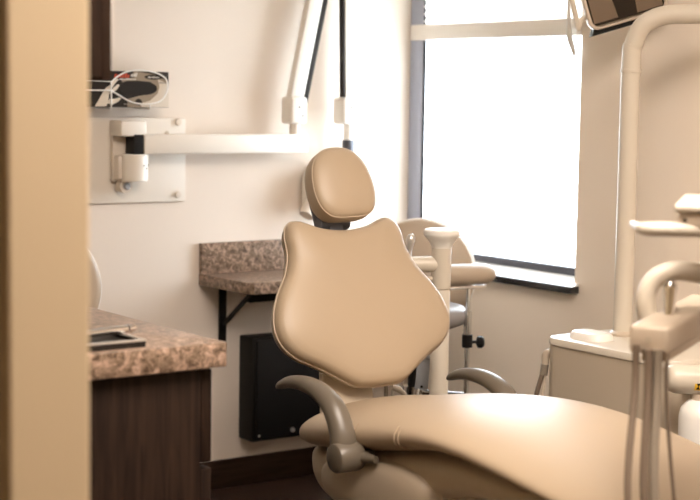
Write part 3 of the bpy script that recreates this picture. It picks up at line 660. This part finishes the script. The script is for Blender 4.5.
gr.tube([TG @ Vector((.064, .003, .010)), TG @ Vector((.064, -.003, .006)), TG @ Vector((.064, -.003, -.094))], .0022, 8); gr.tube([TG @ Vector((.20, .011, .010)), TG @ Vector((.20, -.003, .006)), TG @ Vector((.20, -.003, -.094))], .0022, 8)
tag(gr.build('wire_rack', M['wire']), 'white wire rack looped round the front of the glove carton', 'rack')

# ------------------------------------------------------------------ cabinets and counter along the left wall
uc = thing('upper_cabinet', 'dark wood wall cabinet above the granite counter at the left partition', 'cabinet', (1.04, 2.75, 1.37))
MB().box(.8845, 1.188, 2.40, 3.15, 1.372, ZC-.002, .002).build('cabinet_body', M['dark'], uc)
for y0, y1 in ((2.402, 2.774), (2.778, 3.148)):
    d_ = MB().box(1.189, 1.207, y0, y1, 1.366, 2.098, .002).build('door', M['dark'], uc)
    MB().tube([(1.208, y0+.04, 1.42), (1.225, y0+.04, 1.425), (1.225, y0+.04, 1.515), (1.208, y0+.04, 1.52)], .004, 8).build('door_handle', M['steel'], d_)
lc = thing('base_cabinet', 'dark wood base cabinet under the granite counter at lower left', 'cabinet', (1.2, 3.1, 0))
m = MB().box(.899, 1.515, 2.628, 3.62, .09, .81, .002); m.box(.899, 1.43, 2.66, 3.60, 0, .09); m.build('cabinet_body', M['dark'], lc)
for y0, y1 in ((2.630, 3.122), (3.126, 3.618)):
    for z0, z1, nm in ((.618, .805, 'drawer'), (.095, .606, 'door')):
        d_ = MB().box(1.517, 1.541, y0, y1, z0, z1, .002).build(nm, M['dark'], lc)
        if nm == 'drawer': MB().tube([(1.541, (y0+y1)/2-.05, .70), (1.557, (y0+y1)/2-.045, .70), (1.557, (y0+y1)/2+.045, .70), (1.541, (y0+y1)/2+.05, .70)], .004, 8).build('drawer_pull', M['steel'], d_)
        else: MB().tube([(1.541, y0+.06, .45), (1.557, y0+.06, .455), (1.557, y0+.06, .545), (1.541, y0+.06, .55)], .004, 8).build('door_pull', M['steel'], d_)
ct = MB().prism([(.886, 2.60), (1.556, 2.60), (1.560, 2.606), (1.550, 2.68), (1.545, 2.85), (1.545, 3.64), (.886, 3.64)], .812, .862, Matrix.Identity(4), .004).build('granite_countertop', M['granite'])
tag(ct, 'brown speckled granite countertop on the dark base cabinet at lower left', 'countertop')
# tray with a steel instrument
tr = MB(); 
tr.box(1.12, 1.392, 2.625, 2.79, .862, .868, .002, m=M['rubber'])
for q in ((1.12, 1.392, 2.625, 2.633), (1.12, 1.392, 2.782, 2.79), (1.12, 1.128, 2.633, 2.782), (1.384, 1.392, 2.633, 2.782)): tr.box(*q, .868, .873, .001, m=M['rubber']).box(*q, .873, .877, .001, m=M['steel'])
tag(tr.build('instrument_tray'), 'dark shallow tray lying on the granite counter', 'tray')
si = thing('metal_instrument', 'shiny silver tube instrument lying across the dark tray on the counter', 'instrument', (1.27, 2.70, .88))
MB().tube([(1.10, 2.655, .885), (1.395, 2.712, .885)], .008, 14).build('barrel', M['chrome'], si)
MB().tube([(1.399, 2.713, .885), (1.406, 2.7145, .885), (1.417, 2.717, .885)], [.0075, .008, .005], 14).build('tip', M['chrome'], si)
MB().box(1.20, 1.35, 2.80, 2.94, .862, .874, .003).build('steel_lid', M['steel'])
tag(bpy.data.objects['steel_lid'], 'flat steel lid on the granite counter behind the dark tray', 'lid')

# ------------------------------------------------------------------ light, sky, camera
wd = bpy.data.worlds.new('sky'); bpy.context.scene.world = wd; wd.use_nodes = True
bg = wd.node_tree.nodes['Background']; bg.inputs[0].default_value = (.84, .92, 1.0, 1); bg.inputs[1].default_value = 4.8

yaw, pit, rol = R(35.43), R(-5.73), R(.881)
F = Vector((math.sin(yaw)*math.cos(pit), math.cos(yaw)*math.cos(pit), math.sin(pit)))
Rt = Vector((math.cos(yaw), -math.sin(yaw), 0)); U = Rt.cross(F)
R2 = Rt*math.cos(rol) + U*math.sin(rol); U2 = -Rt*math.sin(rol) + U*math.cos(rol)
cd = bpy.data.cameras.new('camera'); co = bpy.data.objects.new('camera', cd); C.objects.link(co)
co.matrix_world = frame((0, 0, 1.35), R2, U2, -F)
cd.sensor_width = 36; cd.lens = 36*1556.5/700; cd.clip_start = .05
cd.dof.use_dof = True; cd.dof.focus_distance = 3.95; cd.dof.aperture_fstop = 3.6
sc_ = bpy.context.scene; sc_.camera = co
vs = sc_.view_settings; vs.view_transform = 'Standard'; vs.look = 'None'; vs.exposure = 1.33; vs.gamma = 1; vs.use_curve_mapping = False
